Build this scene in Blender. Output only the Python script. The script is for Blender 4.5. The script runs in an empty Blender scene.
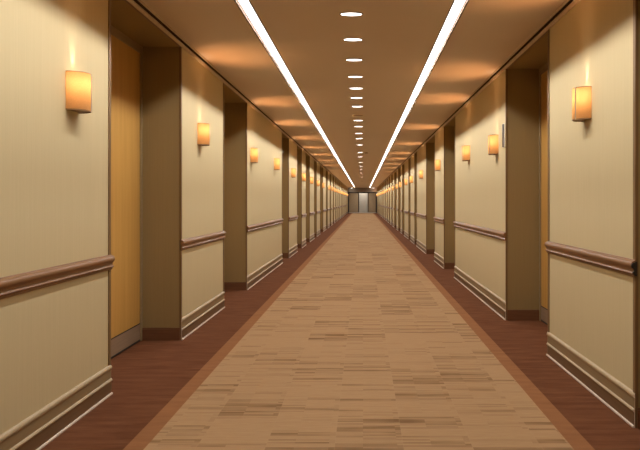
import bpy, bmesh, math, random
random.seed(7)
S = bpy.context.scene
C = S.collection
F = 520.0            # focal length in pixels of a 640 wide frame
HC = 1.21            # eye height
H = 2.62             # ceiling height
XL, XR = -1.59, 1.46 # wall faces
RD = 0.34            # recess depth
OT = 2.555           # top of the recess openings
YB = -2.2            # back of corridor behind the camera
YE = 0.104 * F       # far end

# ---------------------------------------------------------------- materials
def new_mat(name):
    m = bpy.data.materials.new(name); m.use_nodes = True
    nt = m.node_tree; b = nt.nodes['Principled BSDF']
    return m, nt, b
def ramp(nt, fac, c0, c1, p0=0.3, p1=0.7):
    r = nt.nodes.new('ShaderNodeValToRGB')
    r.color_ramp.elements[0].position = p0; r.color_ramp.elements[0].color = (*c0, 1)
    r.color_ramp.elements[1].position = p1; r.color_ramp.elements[1].color = (*c1, 1)
    nt.links.new(fac, r.inputs[0]); return r.outputs[0]
def coords(nt, scale):
    g = nt.nodes.new('ShaderNodeNewGeometry')
    mp = nt.nodes.new('ShaderNodeMapping'); mp.inputs['Scale'].default_value = scale
    nt.links.new(g.outputs['Position'], mp.inputs['Vector']); return mp.outputs[0]
def noise(nt, vec, scale=1.0, detail=3.0, rough=0.5):
    n = nt.nodes.new('ShaderNodeTexNoise'); n.inputs['Scale'].default_value = scale
    n.inputs['Detail'].default_value = detail; n.inputs['Roughness'].default_value = rough
    nt.links.new(vec, n.inputs['Vector']); return n.outputs['Fac']
def mixc(nt, fac, a, b, mode='MIX'):
    m = nt.nodes.new('ShaderNodeMix'); m.data_type = 'RGBA'; m.blend_type = mode
    for s, v in ((m.inputs['Factor'], fac), (m.inputs[6], a), (m.inputs[7], b)):
        if hasattr(v, 'is_output'): nt.links.new(v, s)
        else: s.default_value = v if not isinstance(v, tuple) else (*v, 1) if len(v) == 3 else v
    return m.outputs[2]
def bump(nt, b, fac, strength, dist=0.002):
    n = nt.nodes.new('ShaderNodeBump'); n.inputs['Strength'].default_value = strength
    n.inputs['Distance'].default_value = dist
    nt.links.new(fac, n.inputs['Height']); nt.links.new(n.outputs[0], b.inputs['Normal'])
def streak_mat(name, c0, c1, scale, rough=0.6, spec=0.3, bstr=0.15):
    m, nt, b = new_mat(name)
    f = noise(nt, coords(nt, scale), 1.0, 4.0, 0.6)
    nt.links.new(ramp(nt, f, c0, c1), b.inputs['Base Color'])
    b.inputs['Roughness'].default_value = rough
    b.inputs['Specular IOR Level'].default_value = spec
    if bstr: bump(nt, b, f, bstr)
    return m
def plain(name, col, rough=0.5, metal=0.0, spec=0.4):
    m, nt, b = new_mat(name)
    f = noise(nt, coords(nt, (30, 30, 30)), 1.0, 2.0)
    c0 = tuple(v * 0.92 for v in col); c1 = tuple(min(1, v * 1.08) for v in col)
    nt.links.new(ramp(nt, f, c0, c1), b.inputs['Base Color'])
    b.inputs['Roughness'].default_value = rough; b.inputs['Metallic'].default_value = metal
    b.inputs['Specular IOR Level'].default_value = spec
    return m
def glow(name, col, strength):
    m, nt, b = new_mat(name)
    b.inputs['Base Color'].default_value = (0.8, 0.8, 0.8, 1)
    b.inputs['Emission Color'].default_value = (*col, 1)
    b.inputs['Emission Strength'].default_value = strength
    return m

M = {}
M['paper'] = streak_mat('wallpaper', (0.53, 0.43, 0.240), (0.565, 0.458, 0.258), (170, 170, 2.0), 0.75, 0.15, 0.05)
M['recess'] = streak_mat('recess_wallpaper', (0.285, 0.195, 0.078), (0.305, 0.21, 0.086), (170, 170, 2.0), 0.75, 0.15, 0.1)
M['ceil'] = streak_mat('ceiling_paint', (0.60, 0.485, 0.365), (0.615, 0.498, 0.375), (1.5, 1.5, 1.5), 0.55, 0.25, 0)
M['wood'] = streak_mat('rail_wood', (0.19, 0.090, 0.034), (0.25, 0.122, 0.048), (60, 2, 60), 0.36, 0.35, 0)
M['casing'] = streak_mat('casing_wood', (0.16, 0.088, 0.03), (0.20, 0.11, 0.042), (60, 60, 2), 0.45, 0.4, 0)
M['skirt'] = streak_mat('skirting_wood', (0.135, 0.055, 0.022), (0.18, 0.075, 0.03), (4, 4, 60), 0.5, 0.3, 0)
M['skirtmid'] = streak_mat('skirting_brown', (0.15, 0.08, 0.035), (0.19, 0.105, 0.048), (4, 4, 60), 0.5, 0.3, 0)
M['skirtlt'] = streak_mat('skirting_tan', (0.26, 0.175, 0.082), (0.29, 0.195, 0.095), (4, 4, 60), 0.5, 0.3, 0)
M['bead'] = plain('pale_bead', (0.43, 0.32, 0.18), 0.4)
M['beadw'] = plain('bottom_bead', (0.70, 0.58, 0.45), 0.35)
M['door'] = streak_mat('door_veneer', (0.47, 0.25, 0.055), (0.55, 0.30, 0.075), (25, 25, 1.0), 0.45, 0.4, 0)
M['kick'] = streak_mat('kick_plate_metal', (0.25, 0.165, 0.10), (0.31, 0.21, 0.13), (3, 3, 200), 0.5, 0.2, 0)
M['black'] = plain('dark_rubber', (0.015, 0.012, 0.010), 0.6)
M['gap'] = plain('shadow_gap_paint', (0.05, 0.028, 0.015), 0.8, 0, 0.1)
M['crown'] = plain('crown_paint', (0.50, 0.37, 0.22), 0.5)
M['metal'] = plain('brushed_metal', (0.55, 0.50, 0.44), 0.35, 0.9)
M['bronze'] = plain('bronze_metal', (0.30, 0.17, 0.08), 0.4, 0.4)
M['grey'] = plain('grey_header_paint', (0.36, 0.30, 0.24), 0.5)
M['dark'] = plain('dark_frame_metal', (0.05, 0.04, 0.035), 0.4, 0.3)
M['lift'] = plain('bronze_door_metal', (0.42, 0.30, 0.18), 0.4, 0.2)
M['pale'] = plain('pale_stone', (0.52, 0.47, 0.40), 0.35)
M['white'] = plain('white_plastic', (0.7, 0.66, 0.6), 0.4)
M['led'] = glow('led_diffuser', (1.0, 0.98, 0.95), 3.2)
M['lens'] = glow('downlight_lens', (1.0, 0.96, 0.90), 9.0)
M['lensoff'] = plain('unlit_lens', (0.25, 0.17, 0.11), 0.4)
M['bulb'] = glow('bulb_glass', (1.0, 0.72, 0.40), 6.0)

# lamp shade : thin translucent fabric
m, nt, b = new_mat('amber_shade'); M['shade'] = m
f = noise(nt, coords(nt, (120, 120, 400)), 1.0, 2.0)
col = ramp(nt, f, (0.62, 0.34, 0.125), (0.68, 0.38, 0.15))
tr = nt.nodes.new('ShaderNodeBsdfTranslucent'); df = nt.nodes.new('ShaderNodeBsdfDiffuse')
ms = nt.nodes.new('ShaderNodeMixShader'); ms.inputs[0].default_value = 0.5
nt.links.new(col, tr.inputs[0]); nt.links.new(col, df.inputs[0])
nt.links.new(df.outputs[0], ms.inputs[1]); nt.links.new(tr.outputs[0], ms.inputs[2])
nt.links.new(ms.outputs[0], nt.nodes['Material Output'].inputs[0])

# woven runner : staggered dashes across the corridor
def runner_mat():
    m, nt, b = new_mat('beige_runner')
    g = nt.nodes.new('ShaderNodeNewGeometry')
    def bricks(w, h, off, bias, shift, mortar=0):
        mp = nt.nodes.new('ShaderNodeMapping'); mp.inputs['Location'].default_value = (shift, shift * 0.37, 0)
        nt.links.new(g.outputs['Position'], mp.inputs['Vector'])
        k = nt.nodes.new('ShaderNodeTexBrick')
        k.inputs['Color1'].default_value = (0, 0, 0, 1); k.inputs['Color2'].default_value = (1, 1, 1, 1)
        k.inputs['Scale'].default_value = 1; k.inputs['Mortar Size'].default_value = mortar
        k.inputs['Brick Width'].default_value = w; k.inputs['Row Height'].default_value = h
        k.inputs['Bias'].default_value = bias
        k.offset = off; k.offset_frequency = 2
        nt.links.new(mp.outputs[0], k.inputs['Vector']); return k.outputs['Fac' if mortar else 'Color']
    k1 = bricks(0.34, 0.042, 0.0, 0.0, 10.0)
    k2 = bricks(0.17, 0.017, 0.0, 0.0, 10.03)
    big = bricks(0.34, 0.26, 0.0, 0.0, 20.2)
    seam = bricks(0.34, 90.0, 0.0, 0.0, 20.2, 0.0022)
    a = mixc(nt, 0.42, k1, k2)
    a = mixc(nt, 0.28, a, big)
    dash = ramp(nt, a, (0, 0, 0), (1, 1, 1), 0.52, 0.80)
    fib = noise(nt, coords(nt, (9, 70, 1)), 1.0, 4.0, 0.65)
    soft = noise(nt, coords(nt, (3.0, 16, 1)), 1.0, 2.0, 0.5)
    dash2 = mixc(nt, 0.55, dash, ramp(nt, soft, (0, 0, 0), (1, 1, 1), 0.35, 0.65), 'MULTIPLY')
    base = ramp(nt, fib, (0.385, 0.236, 0.118), (0.435, 0.272, 0.138))
    col = mixc(nt, dash2, base, (0.215, 0.118, 0.053))
    col = mixc(nt, ramp(nt, seam, (0, 0, 0), (.22, .22, .22), 0, 1), col, (0.43, 0.275, 0.15))
    pile = noise(nt, coords(nt, (260, 260, 260)), 1.0, 2.0)
    col = mixc(nt, 0.35, col, ramp(nt, pile, (0.75, 0.75, 0.75), (1, 1, 1)), 'MULTIPLY')
    nt.links.new(col, b.inputs['Base Color']); b.inputs['Roughness'].default_value = 0.95
    b.inputs['Specular IOR Level'].default_value = 0.05
    bump(nt, b, pile, 0.3, 0.003)
    return m
M['runner'] = runner_mat()
def border_mat(name, c0, c1, c2):
    m, nt, b = new_mat(name)
    f = noise(nt, coords(nt, (3, 22, 1)), 1.0, 5.0, 0.65)
    g2 = noise(nt, coords(nt, (1.3, 1.9, 1)), 1.0, 2.0)
    col = ramp(nt, f, c0, c1, 0.35, 0.65)
    col = mixc(nt, ramp(nt, g2, (0, 0, 0), (0.6, 0.6, 0.6)), col, c2)
    pile = noise(nt, coords(nt, (260, 260, 260)), 1.0, 2.0)
    col = mixc(nt, 0.4, col, ramp(nt, pile, (0.7, 0.7, 0.7), (1, 1, 1)), 'MULTIPLY')
    nt.links.new(col, b.inputs['Base Color']); b.inputs['Roughness'].default_value = 0.95
    b.inputs['Specular IOR Level'].default_value = 0.05
    bump(nt, b, pile, 0.3, 0.003)
    return m
M['border'] = border_mat('russet_border', (0.115, 0.042, 0.018), (0.180, 0.071, 0.031), (0.150, 0.058, 0.025))
M['band'] = border_mat('brown_band', (0.25, 0.11, 0.045), (0.31, 0.14, 0.06), (0.28, 0.125, 0.05))

# ---------------------------------------------------------------- mesh helpers
def box(bm, x0, x1, y0, y1, z0, z1, mi=0):
    v = [bm.verts.new((x, y, z)) for x in (x0, x1) for y in (y0, y1) for z in (z0, z1)]
    fs = []
    for q in ((0, 1, 3, 2), (4, 6, 7, 5), (0, 4, 5, 1), (2, 3, 7, 6), (0, 2, 6, 4), (1, 5, 7, 3)):
        f = bm.faces.new([v[i] for i in q]); f.material_index = mi; fs.append(f)
    return fs
def prism(bm, pts, a0, a1, put, mats=None):
    """closed outline pts (p,q) swept from a0 to a1; put(p,q,a)->xyz"""
    A = [bm.verts.new(put(p, q, a0)) for p, q in pts]
    B = [bm.verts.new(put(p, q, a1)) for p, q in pts]
    n = len(pts)
    for i in range(n):
        f = bm.faces.new((A[i], A[(i + 1) % n], B[(i + 1) % n], B[i]))
        if mats: f.material_index = mats[i]
    e0 = bm.faces.new(A); e1 = bm.faces.new(list(reversed(B)))
    if mats: e0.material_index = e1.material_index = mats[0]
    return e0, e1
def obj(name, bm, mats, parent=None, smooth=False, bevel=0):
    bmesh.ops.recalc_face_normals(bm, faces=bm.faces)
    me = bpy.data.meshes.new(name)
    if smooth:
        for f in bm.faces: f.smooth = True
    bm.to_mesh(me); bm.free()
    if smooth: me.set_sharp_from_angle(angle=math.radians(38))
    for m in (mats if isinstance(mats, (list, tuple)) else [mats]): me.materials.append(m)
    o = bpy.data.objects.new(name, me); C.objects.link(o)
    if parent: o.parent = parent
    if bevel:
        b = o.modifiers.new('bevel', 'BEVEL'); b.width = bevel; b.segments = 2; b.limit_method = 'ANGLE'
    return o
def struct(name, bm, mats, parent=None, **k):
    o = obj(name, bm, mats, parent, **k)
    if parent is None: o['kind'] = 'structure'
    return o
def thing(name, label, cat, loc, group=None):
    o = bpy.data.objects.new(name, None); C.objects.link(o); o.location = loc
    o.empty_display_size = 0.1
    o['label'] = label; o['category'] = cat
    if group: o['group'] = group
    return o
def dup(root, loc, label, rotz=0.0):
    r = root.copy(); C.objects.link(r); r.location = loc; r.rotation_euler = (0, 0, rotz); r['label'] = label
    for ch in list(root.children):
        c = ch.copy(); C.objects.link(c); c.parent = r
        for g in ch.children:
            d = g.copy(); C.objects.link(d); d.parent = c
    return r
B = bmesh.new

# ---------------------------------------------------------------- layout along the corridor (y in metres)
Lop = [(.00632, .00877), (.01147, .01373), (.01975, .02148), (.02428, .02602), (.02797, .02991),
       (.03272, .03441), (.03721, .0400)]
Rop = [(.0029, .00527), (.00776, .01003), (.01565, .01771), (.02006, .02268), (.02672, .02785), (.03032, .03151),
       (.03487, .03655), (.0384, .04068), (.0430, .0457)]
k = .0432
while k < .098: Lop.append((k, k + .0019)); k += .0049
k = .04848
while k < .098: Rop.append((k, k + .0019)); k += .0049
KL, KR = 1.59 / 1.60, 1.46 / 1.44
Lop = [(a * F * KL, b * F * KL) for a, b in Lop]; Rop = [(a * F * KR, b * F * KR) for a, b in Rop]
def panels(ops):
    out = []; y = YB
    for a, b in ops: out.append((y, a)); y = b
    out.append((y, YE)); return out
Lpan, Rpan = panels(Lop), panels(Rop)

# floor : border carpet, two bands, runner, one slab
bm = B(); box(bm, XL - RD - 0.1, XR + RD + 0.1, YB, YE + 3.2, -0.12, -0.008); struct('floor', bm, M['border'])
def sheet(name, x0, x1, mat, y0=YB, y1=YE, z0=-0.008, z1=0.0):
    bm = B(); box(bm, x0, x1, y0, y1, z0, z1); return struct(name, bm, mat)
sheet('floor_carpet_border_left', XL - RD, -1.17, M['border'])
sheet('floor_carpet_border_right', 1.13, XR + RD, M['border'])
sheet('floor_carpet_band_left', -1.17, -1.070, M['band'])
sheet('floor_carpet_band_right', 1.030, 1.13, M['band'])
sheet('floor_carpet_runner', -1.070, 1.030, M['runner'])

# ceiling with two slots
SX = (-0.85, 0.69); SW = 0.0475; SD = 0.032
bm = B()
box(bm, XL - 0.4, SX[0] - SW, YB, YE, H, H + 0.1)
box(bm, SX[0] + SW, SX[1] - SW, YB, YE, H, H + 0.1)
box(bm, SX[1] + SW, XR + 0.4, YB, YE, H, H + 0.1)
box(bm, SX[0] - SW, SX[0] + SW, YB, YE, H + 0.05, H + 0.1)
box(bm, SX[1] - SW, SX[1] + SW, YB, YE, H + 0.05, H + 0.1)
YS = 52.2; Y0 = 0.3
for x in SX: box(bm, x - SW, x + SW, YS, YE, H, H + 0.05)
struct('ceiling', bm, M['ceil'])

door_n = 0; trim_n = 0
ORD = ['first', 'second', 'third', 'fourth', 'fifth', 'sixth', 'seventh', 'eighth', 'ninth', 'tenth', 'eleventh',
       'twelfth', 'thirteenth', 'fourteenth', 'fifteenth', 'sixteenth', 'seventeenth', 'eighteenth', 'nineteenth',
       'twentieth', 'twenty-first', 'twenty-second', 'twenty-third', 'twenty-fourth', 'twenty-fifth']

def rail_profile():
    p = [(a * .70, .828 + (b - .807) * .9) for a, b in [(0, .860), (.010, .860), (.014, .854), (.026, .852), (.036, .846), (.043, .836), (.044, .826), (.040, .817),
         (.031, .811), (.025, .804), (.022, .795), (.025, .788), (.031, .785), (.034, .780), (.031, .775), (.022, .773),
         (.022, .769), (.026, .767), (.022, .764), (.018, .762), (.018, .758), (.012, .755), (0, .755)]]
    return p
def base_profile():
    # (proj,z) outline, material of each edge: 0 pale bead, 1 brown, 2 tan, 3 bottom bead
    p = [(0, 0), (.030, 0), (.031, .007), (.027, .011), (.018, .012), (.018, .086), (.024, .088), (.027, .094), (.022, .102),
         (.014, .106), (.014, .166), (.020, .168), (.024, .174), (.022, .184), (.010, .194), (0, .196)]
    p = [(a * .62, b * .95) for a, b in p]
    m = [3, 3, 3, 3, 1, 0, 0, 0, 0, 2, 0, 0, 0, 0, 0, 0]
    return p, m
def crown_profile():
    # wall bead, dark shadow gap, ceiling bead
    p = [(0, 2.538), (.008, 2.538), (.016, 2.546), (.020, 2.560), (.012, 2.571), (.006, 2.573),
         (.006, 2.586), (.022, 2.588), (.032, 2.593), (.035, 2.598), (.035, 2.5995), (0, 2.5995)]
    p = [(a, b + .02) for a, b in p]
    m = [0, 0, 0, 0, 1, 1, 1, 0, 0, 0, 0, 0]
    return p, m

def side(name, X, s, ops, pans):
    """s = +1 when the wall body lies towards +x"""
    global door_n, trim_n
    bm = B()
    def bx(a, b, *r):
        x0, x1 = sorted((X + s * a, X + s * b)); return box(bm, x0, x1, *r)
    for y0, y1 in pans:
        fs = bx(0, RD + 0.15, y0, y1, 0, H)
        for f in fs:
            n = f.normal if f.normal.length else None
            f.normal_update()
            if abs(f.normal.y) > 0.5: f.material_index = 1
    for y0, y1 in ops:
        for f in bx(0, RD + 0.15, y0, y1, OT, H):
            f.normal_update()
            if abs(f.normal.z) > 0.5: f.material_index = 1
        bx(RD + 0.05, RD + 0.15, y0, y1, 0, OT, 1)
    struct('wall_' + name, bm, [M['paper'], M['recess']])
    put = lambda p, q, a: (X - s * p, a, q)
    # crown
    bm = B(); p, m = crown_profile(); prism(bm, p, YB, YE, put, m)
    trim_n += 1; struct('trim_%d' % trim_n, bm, [M['crown'], M['gap']], smooth=True)
    # chair rails, one per panel
    for y0, y1 in pans:
        bm = B(); prism(bm, [(a, b + (.022 if s > 0 else 0)) for a, b in rail_profile()], y0 - (0 if y0 == YB else .004), y1 + (.004 if y1 < YE else 0), put)
        trim_n += 1; ro = struct('trim_%d' % trim_n, bm, M['wood'], smooth=True)
        if name == 'right' and abs(y0 - ops[0][1]) < 1e-6:
            bm = B(); prism(bm, [(a * 1.02, .847 + (b - .825) * .8 + .022 - .022) for a, b in rail_profile()], y0 - .012, y0 - .0045, put)
            obj('end_cap', bm, M['black'], ro)
    # baseboards
    bm = B(); p, m = base_profile()
    for y0, y1 in pans: prism(bm, p, y0 + .0, y1 - .0, put, m)
    struct('baseboard_' + name, bm, [M['bead'], M['skirtmid'], M['skirtlt'], M['beadw']], smooth=True)
    bm = B()
    for y0, y1 in ops:
        for ya, yb in ((y0, y0 + .014), (y1 - .014, y1)):
            x0, x1 = sorted((X + s * 0.002, X + s * (RD - 0.002)))
            box(bm, x0, x1, ya, yb, 0, .098)
            ya2, yb2 = (y0, y0 + .009) if ya == y0 else (y1 - .009, y1)
            box(bm, x0, x1, ya2, yb2, .098, .108)
    struct('baseboard_%s_recess' % name, bm, M['skirt'])
    # casing + door for each recess
    for i, (y0, y1) in enumerate(ops):
        bm = B(); w = .022
        def cb(a, b, *r):
            x0, x1 = sorted((X - s * a, X - s * b)); box(bm, x0, x1, *r)
        cb(.007, -.010, y0 - w, y0 + .004, .0, OT + .002)
        cb(.007, -.010, y1 - .004, y1 + w, .0, OT + .002)
        cb(.006, -.008, y0 + .004, y1 - .004, OT - .004, OT + .002)
        trim_n += 1; struct('trim_%d' % trim_n, bm, M['casing'], bevel=.002)
        door_n += 1
        xa = RD; xb = RD + .045
        bm = B(); x0, x1 = sorted((X + s * xa, X + s * xb))
        box(bm, x0, x1, y0 + .035, y1 - .035, .012, 2.49)
        d = struct('door_%d' % door_n, bm, M['door'], bevel=.002)
        bm = B()
        x0, x1 = sorted((X + s * (RD - .012), X + s * (RD + .05)))
        box(bm, x0, x1, y0, y0 + .035, 0, OT); box(bm, x0, x1, y1 - .035, y1, 0, OT)
        box(bm, x0, x1, y0 + .035, y1 - .035, 2.49, OT)
        obj('door_frame', bm, M['skirtlt'], d, bevel=.003)
        bm = B(); x0, x1 = sorted((X + s * (RD - .003), X + s * RD))
        box(bm, x0, x1, y0 + .04, y1 - .04, .018, .150); obj('kick_plate', bm, M['kick'], d)
        bm = B(); x0, x1 = sorted((X + s * (RD - .004), X + s * RD))
        box(bm, x0, x1, y0 + .038, y1 - .038, .150, .157); box(bm, x0, x1, y0 + .038, y1 - .038, .004, .018)
        obj('rubber_seal', bm, M['black'], d)
        # lever handle at the near side
        bm = B(); yh = y0 + .10
        bmesh.ops.create_cone(bm, cap_ends=True, segments=24, radius1=.026, radius2=.024, depth=.010)
        bmesh.ops.rotate(bm, verts=bm.verts, matrix=__import__('mathutils').Matrix.Rotation(math.pi / 2, 3, 'Y'))
        bmesh.ops.translate(bm, verts=bm.verts, vec=(X + s * (RD - .005), yh, 1.02))
        x0, x1 = sorted((X + s * (RD - .05), X + s * (RD - .01)))
        box(bm, x0, x1, yh - .008, yh + .008, 1.030, 1.028)
        x0, x1 = sorted((X + s * (RD - .056), X + s * (RD - .042)))
        box(bm, x0, x1, yh - .008, yh + .12, 1.011, 1.029)
        obj('door_handle', bm, M['metal'], d, bevel=.003)
side('left', XL, -1, Lop, Lpan)
side('right', XR, +1, Rop, Rpan)
bm = B(); box(bm, XL - .5, XR + .5, YB - .1, YB, 0, H); struct('wall_back', bm, M['paper'])

# ---------------------------------------------------------------- far lobby
zt = 2.06
bm = B(); box(bm, XL, XR, YE, YE + .25, zt, H + .1)
struct('wall_end_header', bm, M['grey'])
bm = B()
for x0, x1 in ((XL, XL + .13), (XR - .13, XR)): box(bm, x0, x1, YE, YE + .25, 0, zt)
box(bm, XL, XR, YE - .03, YE, zt, zt + .10)
trim_n += 1; struct('trim_%d' % trim_n, bm, M['dark'])
bm = B(); box(bm, XL, XR, YE - .05, YE + 2.15, 0, .02); trim_n += 1; struct('trim_%d' % trim_n, bm, M['pale'])
YW = YE + 2.4
bm = B(); box(bm, XL - .4, XR + .4, YW, YW + .1, 0, H); struct('wall_end', bm, M['grey'])
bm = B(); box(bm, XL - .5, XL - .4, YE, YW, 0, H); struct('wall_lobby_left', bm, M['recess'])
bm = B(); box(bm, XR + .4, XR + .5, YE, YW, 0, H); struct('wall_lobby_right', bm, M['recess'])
bm = B(); box(bm, XL - .5, XR + .5, YE + .25, YW + .1, H, H + .1); struct('ceiling_lobby', bm, M['ceil'])
bm = B(); box(bm, -0.42, 0.50, YW - .25, YW, 0, H); struct('wall_lobby_pier', bm, M['pale'], bevel=.01)
for x0, x1 in ((-1.55, -.46), (.54, 1.42)):
    door_n += 1
    bm = B(); xm = (x0 + x1) / 2
    box(bm, x0 + .05, xm - .004, YW - .03, YW, 0.01, 2.1); box(bm, xm + .004, x1 - .05, YW - .03, YW, 0.01, 2.1)
    d = struct('door_%d' % door_n, bm, M['lift'])
    bm = B(); box(bm, x0, x0 + .05, YW - .05, YW, 0, 2.15); box(bm, x1 - .05, x1, YW - .05, YW, 0, 2.15)
    box(bm, x0 + .05, x1 - .05, YW - .05, YW, 2.1, 2.15); obj('door_frame', bm, M['dark'], d)

# ---------------------------------------------------------------- linear ceiling lights
for nm, x in (('left', SX[0]), ('right', SX[1])):
    t = thing('linear_ceiling_light', 'long recessed white strip light running down the %s side of the ceiling' % nm,
              'ceiling light', (x, 0, H), 'continuous strip lights in the ceiling')
    bm = B(); box(bm, -SW + .003, SW - .003, Y0, YS, .030, .034); obj('diffuser', bm, M['led'], t)
    bm = B()
    for a, b in ((-SW, -SW + .003), (SW - .003, SW)): box(bm, a, b, YB, YS, -.001, .045)
    box(bm, -SW, SW, YB, YS, .0341, .045)
    for a, b in ((-SW - .006, -SW + .0005), (SW - .0005, SW + .006)): box(bm, a, b, YB, YS, -.003, 0)
    obj('channel_housing', bm, M['gap'], t)
    n = 8; L = (YS - Y0) / n
    for i in range(n):
        for ln, en, tilt, sp, dx in (('wall_wash_line', 16, 42, 84, 0.0), ('led_line', 43, 8, 180, 0.0)):
            ld = bpy.data.lights.new(ln, 'AREA'); ld.shape = 'RECTANGLE'
            ld.size = .008; ld.size_y = L; ld.energy = en * L / 6.8; ld.color = (0.985, 0.98, 0.99)
            ld.spread = math.radians(sp)
            lo = bpy.data.objects.new(ln, ld); C.objects.link(lo); lo.parent = t
            lo.location = (dx, Y0 + L * (i + .5), .026)
            lo.rotation_euler = (0, math.radians(tilt if nm == 'left' else -tilt), 0)

# ---------------------------------------------------------------- oval downlights
def make_downlight(on):
    t = thing('downlight', '', 'ceiling light', (0, 0, H), 'oval downlights along the middle of the ceiling')
    N = 40; bm = B()
    rings = [(1.0, 0.0), (1.12, -.001), (1.14, -.004), (1.04, -.006), (.99, -.004)]
    vs = [[bm.verts.new((.078 * r * math.cos(a), .030 * r * math.sin(a) * (1 + (r - 1) * .6), z))
           for a in [2 * math.pi * i / N for i in range(N)]] for r, z in rings]
    for k in range(len(rings)):
        A_, B_ = vs[k], vs[(k + 1) % len(rings)]
        for i in range(N): bm.faces.new((A_[i], A_[(i + 1) % N], B_[(i + 1) % N], B_[i]))
    obj('trim_ring', bm, M['bronze'], t, smooth=True)
    bm = B()
    top = [bm.verts.new((.0775 * math.cos(2 * math.pi * i / N), .0295 * math.sin(2 * math.pi * i / N), -.0045)) for i in range(N)]
    bot = [bm.verts.new((v.co.x, v.co.y, -.0005)) for v in top]
    bm.faces.new(top); bm.faces.new(bot)
    for i in range(N): bm.faces.new((top[i], top[(i + 1) % N], bot[(i + 1) % N], bot[i]))
    obj('lens', bm, M['lens'] if on else M['lensoff'], t)
    return t
DL = [.00516, .00634, .00752, .0087, .00995, .0113, .01246, .0136, .01484, .0164, .0174, .0188, .0207, .0224, .02496,
      .0288, .0316, .0362, .0403, .0441, .0504, .059, .071, .088]
DL = DL[2:]
lit = unlit = None
j = 0
for i, d in enumerate(DL):
    off = abs(d - .0164) < 1e-6
    if off:
        t = make_downlight(False); t.location = (-.088, d * F, H)
        t['label'] = 'unlit dull brown oval downlight, the only dark one in the near ceiling row'
        continue
    lab = 'white lit oval recessed downlight, %s lit one from the camera along the ceiling middle' % ORD[j]
    j += 1
    if lit is None:
        lit = make_downlight(True); lit.location = (-.088, d * F, H); lit['label'] = lab
    else: dup(lit, (-.088 + .0005 * i, d * F, H), lab)

# smoke detector
t = thing('smoke_detector', 'small round smoke detector on the ceiling right of the downlight row', 'smoke detector', (.10, .029 * F, H))
bm = B(); bmesh.ops.create_cone(bm, cap_ends=True, segments=32, radius1=.040, radius2=.050, depth=.022)
bmesh.ops.translate(bm, verts=bm.verts, vec=(0, 0, -.011)); obj('housing', bm, M['bronze'], t, bevel=.003)
bm = B(); bmesh.ops.create_cone(bm, cap_ends=True, segments=24, radius1=.014, radius2=.022, depth=.010)
bmesh.ops.translate(bm, verts=bm.verts, vec=(0, 0, -.027)); obj('sensor_cap', bm, M['white'], t)

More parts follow.
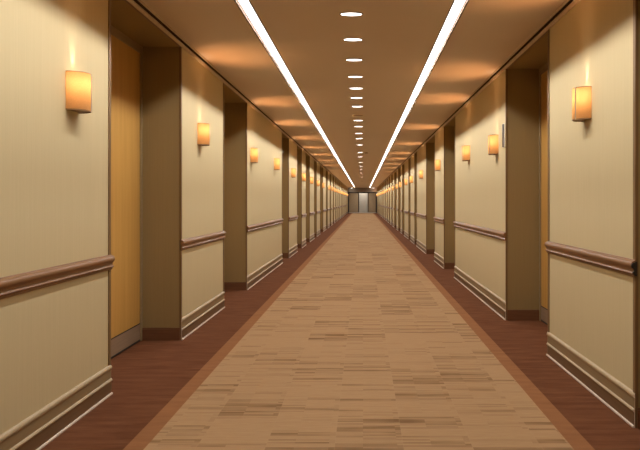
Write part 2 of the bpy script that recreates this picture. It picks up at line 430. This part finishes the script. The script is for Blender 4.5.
# ---------------------------------------------------------------- wall sconces
SH = 0.207; SWID = 0.130; SP = 0.094
def outline(n=28, w=SWID / 2, d=SP, e=2.25):
    pts = []
    for i in range(n + 1):
        a = math.pi * i / n
        c, s_ = math.cos(a), math.sin(a)
        pts.append((d * abs(s_) ** (2 / e), w * math.copysign(abs(c) ** (2 / e), c)))
    return pts
def make_sconce():
    """origin at the wall, +x away from it, shade centred on z=0"""
    t = thing('wall_sconce', '', 'wall lamp', (0, 0, 0), 'amber half-drum sconces along both walls')
    o_, i_ = outline(), outline(w=SWID / 2 - .003, d=SP - .003)
    bm = B(); zs = (-SH / 2, SH / 2)
    O = [[bm.verts.new((x, y, z)) for x, y in o_] for z in zs]
    n = len(o_)
    for k in range(n - 1):
        bm.faces.new((O[0][k], O[0][k + 1], O[1][k + 1], O[1][k]))
    sh = obj('lamp_shade', bm, M['shade'], t, smooth=True)
    # rims at top and bottom, both wall edges
    def rim(name, z0, z1, g):
        bm = B()
        A_ = [bm.verts.new((x * (1 + g), y * (1 + g), z)) for z in (z0, z1) for x, y in o_]
        I_ = [bm.verts.new((x, y, z)) for z in (z0, z1) for x, y in i_]
        for k in range(n - 1):
            bm.faces.new((A_[k], A_[k + 1], A_[n + k + 1], A_[n + k]))
            bm.faces.new((I_[k], I_[n + k], I_[n + k + 1], I_[k + 1]))
            bm.faces.new((A_[k], I_[k], I_[k + 1], A_[k + 1]))
            bm.faces.new((A_[n + k], A_[n + k + 1], I_[n + k + 1], I_[n + k]))
        obj(name, bm, M['bronze'], t, smooth=True)
    rim('bottom_rim', -SH / 2 - .001, -SH / 2 + .005, .012); rim('top_rim', SH / 2 - .0025, SH / 2 + .0005, .006)
    for sy in (1,):
        bm = B(); cx, cy = SP * .93, SWID * .22
        box(bm, cx - .003, cx + .003, cy - .0025, cy + .0025, -SH / 2, SH / 2)
        obj('edge_strip', bm, M['metal'], t)
    bm = B(); prism(bm, [(x, y) for x, y in i_], -SH / 2 + .004, -SH / 2 + .008, lambda p, q, a: (p, q, a))
    obj('bottom_cap', bm, M['bronze'], t)
    bm = B(); box(bm, 0, .010, -.045, .045, -SH / 2 + .010, SH / 2 - .010)
    box(bm, .010, .045, -.008, .008, -.040, -.026); obj('back_plate', bm, M['metal'], t, bevel=.002)
    bm = B()
    prof = [(0.0001, -.035), (.012, -.033), (.013, -.012), (.019, .0), (.021, .012), (.017, .026), (.008, .034), (.0001, .036)]
    N = 16
    R_ = [[bm.verts.new((.045 + r * math.cos(2 * math.pi * k / N), r * math.sin(2 * math.pi * k / N), z - .010)) for k in range(N)] for r, z in prof]
    for a in range(len(prof) - 1):
        for k in range(N): bm.faces.new((R_[a][k], R_[a][(k + 1) % N], R_[a + 1][(k + 1) % N], R_[a + 1][k]))
    obj('bulb', bm, M['bulb'], t, smooth=True)
    ld = bpy.data.lights.new('bulb_light', 'POINT'); ld.energy = .60; ld.color = (1.0, .74, .54); ld.shadow_soft_size = .022
    lo = bpy.data.objects.new('bulb_light', ld); C.objects.link(lo); lo.parent = t; lo.location = (.036, 0, .045)
    ld = bpy.data.lights.new('uplight', 'SPOT'); ld.energy = 21; ld.color = (1.0, .45, .17); ld.shadow_soft_size = .015
    ld.spot_size = math.radians(78); ld.spot_blend = 1.0
    lo = bpy.data.objects.new('uplight', ld); C.objects.link(lo); lo.parent = t; lo.location = (.062, 0, .096)
    lo.rotation_euler = (0, math.pi + math.radians(24), 0)
    ld = bpy.data.lights.new('slot_light', 'SPOT'); ld.energy = 6.5; ld.color = (1.0, .84, .66); ld.shadow_soft_size = .006
    ld.spot_size = math.radians(34); ld.spot_blend = 1.0
    lo = bpy.data.objects.new('slot_light', ld); C.objects.link(lo); lo.parent = t; lo.location = (.022, 0, .085)
    lo.rotation_euler = (0, math.pi - math.radians(4), 0)
    return t
# (depth of the near edge / F, centre height above eye)
Ls = [(.00538, .595), (.00967, .65), (.0142, .652), (.0180, .670), (.02225, .632), (.0262, .63), (.0302, .63), (.0345, .62), (.0392, .62)]
Rs = [(.0063, .632), (.01063, .615), (.01346, .66), (.0186, .685), (.0240, .66), (.0288, .64), (.0324, .63), (.0373, .63), (.0415, .62), (.0467, .62)]
for pans, lst, lim in ((Lpan, Ls, .0432), (Rpan, Rs, .0480)):
    for y0, y1 in pans:
        if y0 / F > lim: lst.append(((y0 + y1) / 2 / F - .0002, .62))
proto = None
for sname, X, lst, rz in (('left', XL, Ls, 0.0), ('right', XR, Rs, math.pi)):
    for i, (d, zc) in enumerate(lst):
        y = d * F * (KL if sname == 'left' else KR) + SWID / 2
        loc = (X, y, HC + zc)
        lab = 'amber half-drum wall sconce, %s from the camera on the %s wall' % (ORD[i], sname)
        if proto is None:
            proto = make_sconce(); proto.location = loc; proto['label'] = lab
        else: dup(proto, loc, lab, rz)

# door sign on the right wall beside the recess
t = thing('door_sign', 'narrow dark vertical door sign on the right wall beside the doorway edge', 'sign', (XR, .01022 * F * KR, HC + .68))
bm = B(); box(bm, -.008, 0, -.030, .030, -.125, .125); obj('backing', bm, M['white'], t, bevel=.003)
bm = B(); box(bm, -.012, -.008, -.027, .027, -.120, .120); obj('face_plate', bm, M['dark'], t, bevel=.002)

# lobby lights
for i, (x, l) in enumerate(((-1.17, 'left'), (1.05, 'right'))):
    t = thing('lobby_spotlight', 'small round ceiling spotlight at the %s end of the far lobby header' % l, 'ceiling light', (x, YE - .35, H - .02), 'spotlights at the far end')
    bm = B(); bmesh.ops.create_cone(bm, cap_ends=True, segments=24, radius1=.15, radius2=.16, depth=.04); obj('housing', bm, M['metal'], t)
    bm = B(); bmesh.ops.create_cone(bm, cap_ends=True, segments=24, radius1=.11, radius2=.11, depth=.006)
    bmesh.ops.translate(bm, verts=bm.verts, vec=(0, 0, -.024)); obj('lens', bm, M['lens'], t)
ld = bpy.data.lights.new('lobby_lamp', 'AREA'); ld.size = .8; ld.energy = 32; ld.color = (1, .93, .84)
lo = bpy.data.objects.new('lobby_lamp', ld); C.objects.link(lo); lo.location = (0, YE + 1.3, H - .05)

# ---------------------------------------------------------------- world, camera, colour
w = bpy.data.worlds.new('world'); S.world = w; w.use_nodes = True
w.node_tree.nodes['Background'].inputs[0].default_value = (1.0, .72, .45, 1)
w.node_tree.nodes['Background'].inputs[1].default_value = 0.0
cam = bpy.data.cameras.new('camera'); co = bpy.data.objects.new('camera', cam); C.objects.link(co)
co.location = (0, 0, HC); co.rotation_euler = (math.pi / 2, 0, 0)
cam.sensor_fit = 'HORIZONTAL'; cam.sensor_width = 36; cam.lens = 36 * F / 640
cam.shift_x = -(363 - 320) / 640; cam.shift_y = -(225 - 201.3) / 640
cam.clip_start = .05; cam.clip_end = 200
S.camera = co
S.view_settings.view_transform = 'Standard'; S.view_settings.look = 'None'
S.view_settings.exposure = 0; S.view_settings.gamma = 1; S.view_settings.use_curve_mapping = False
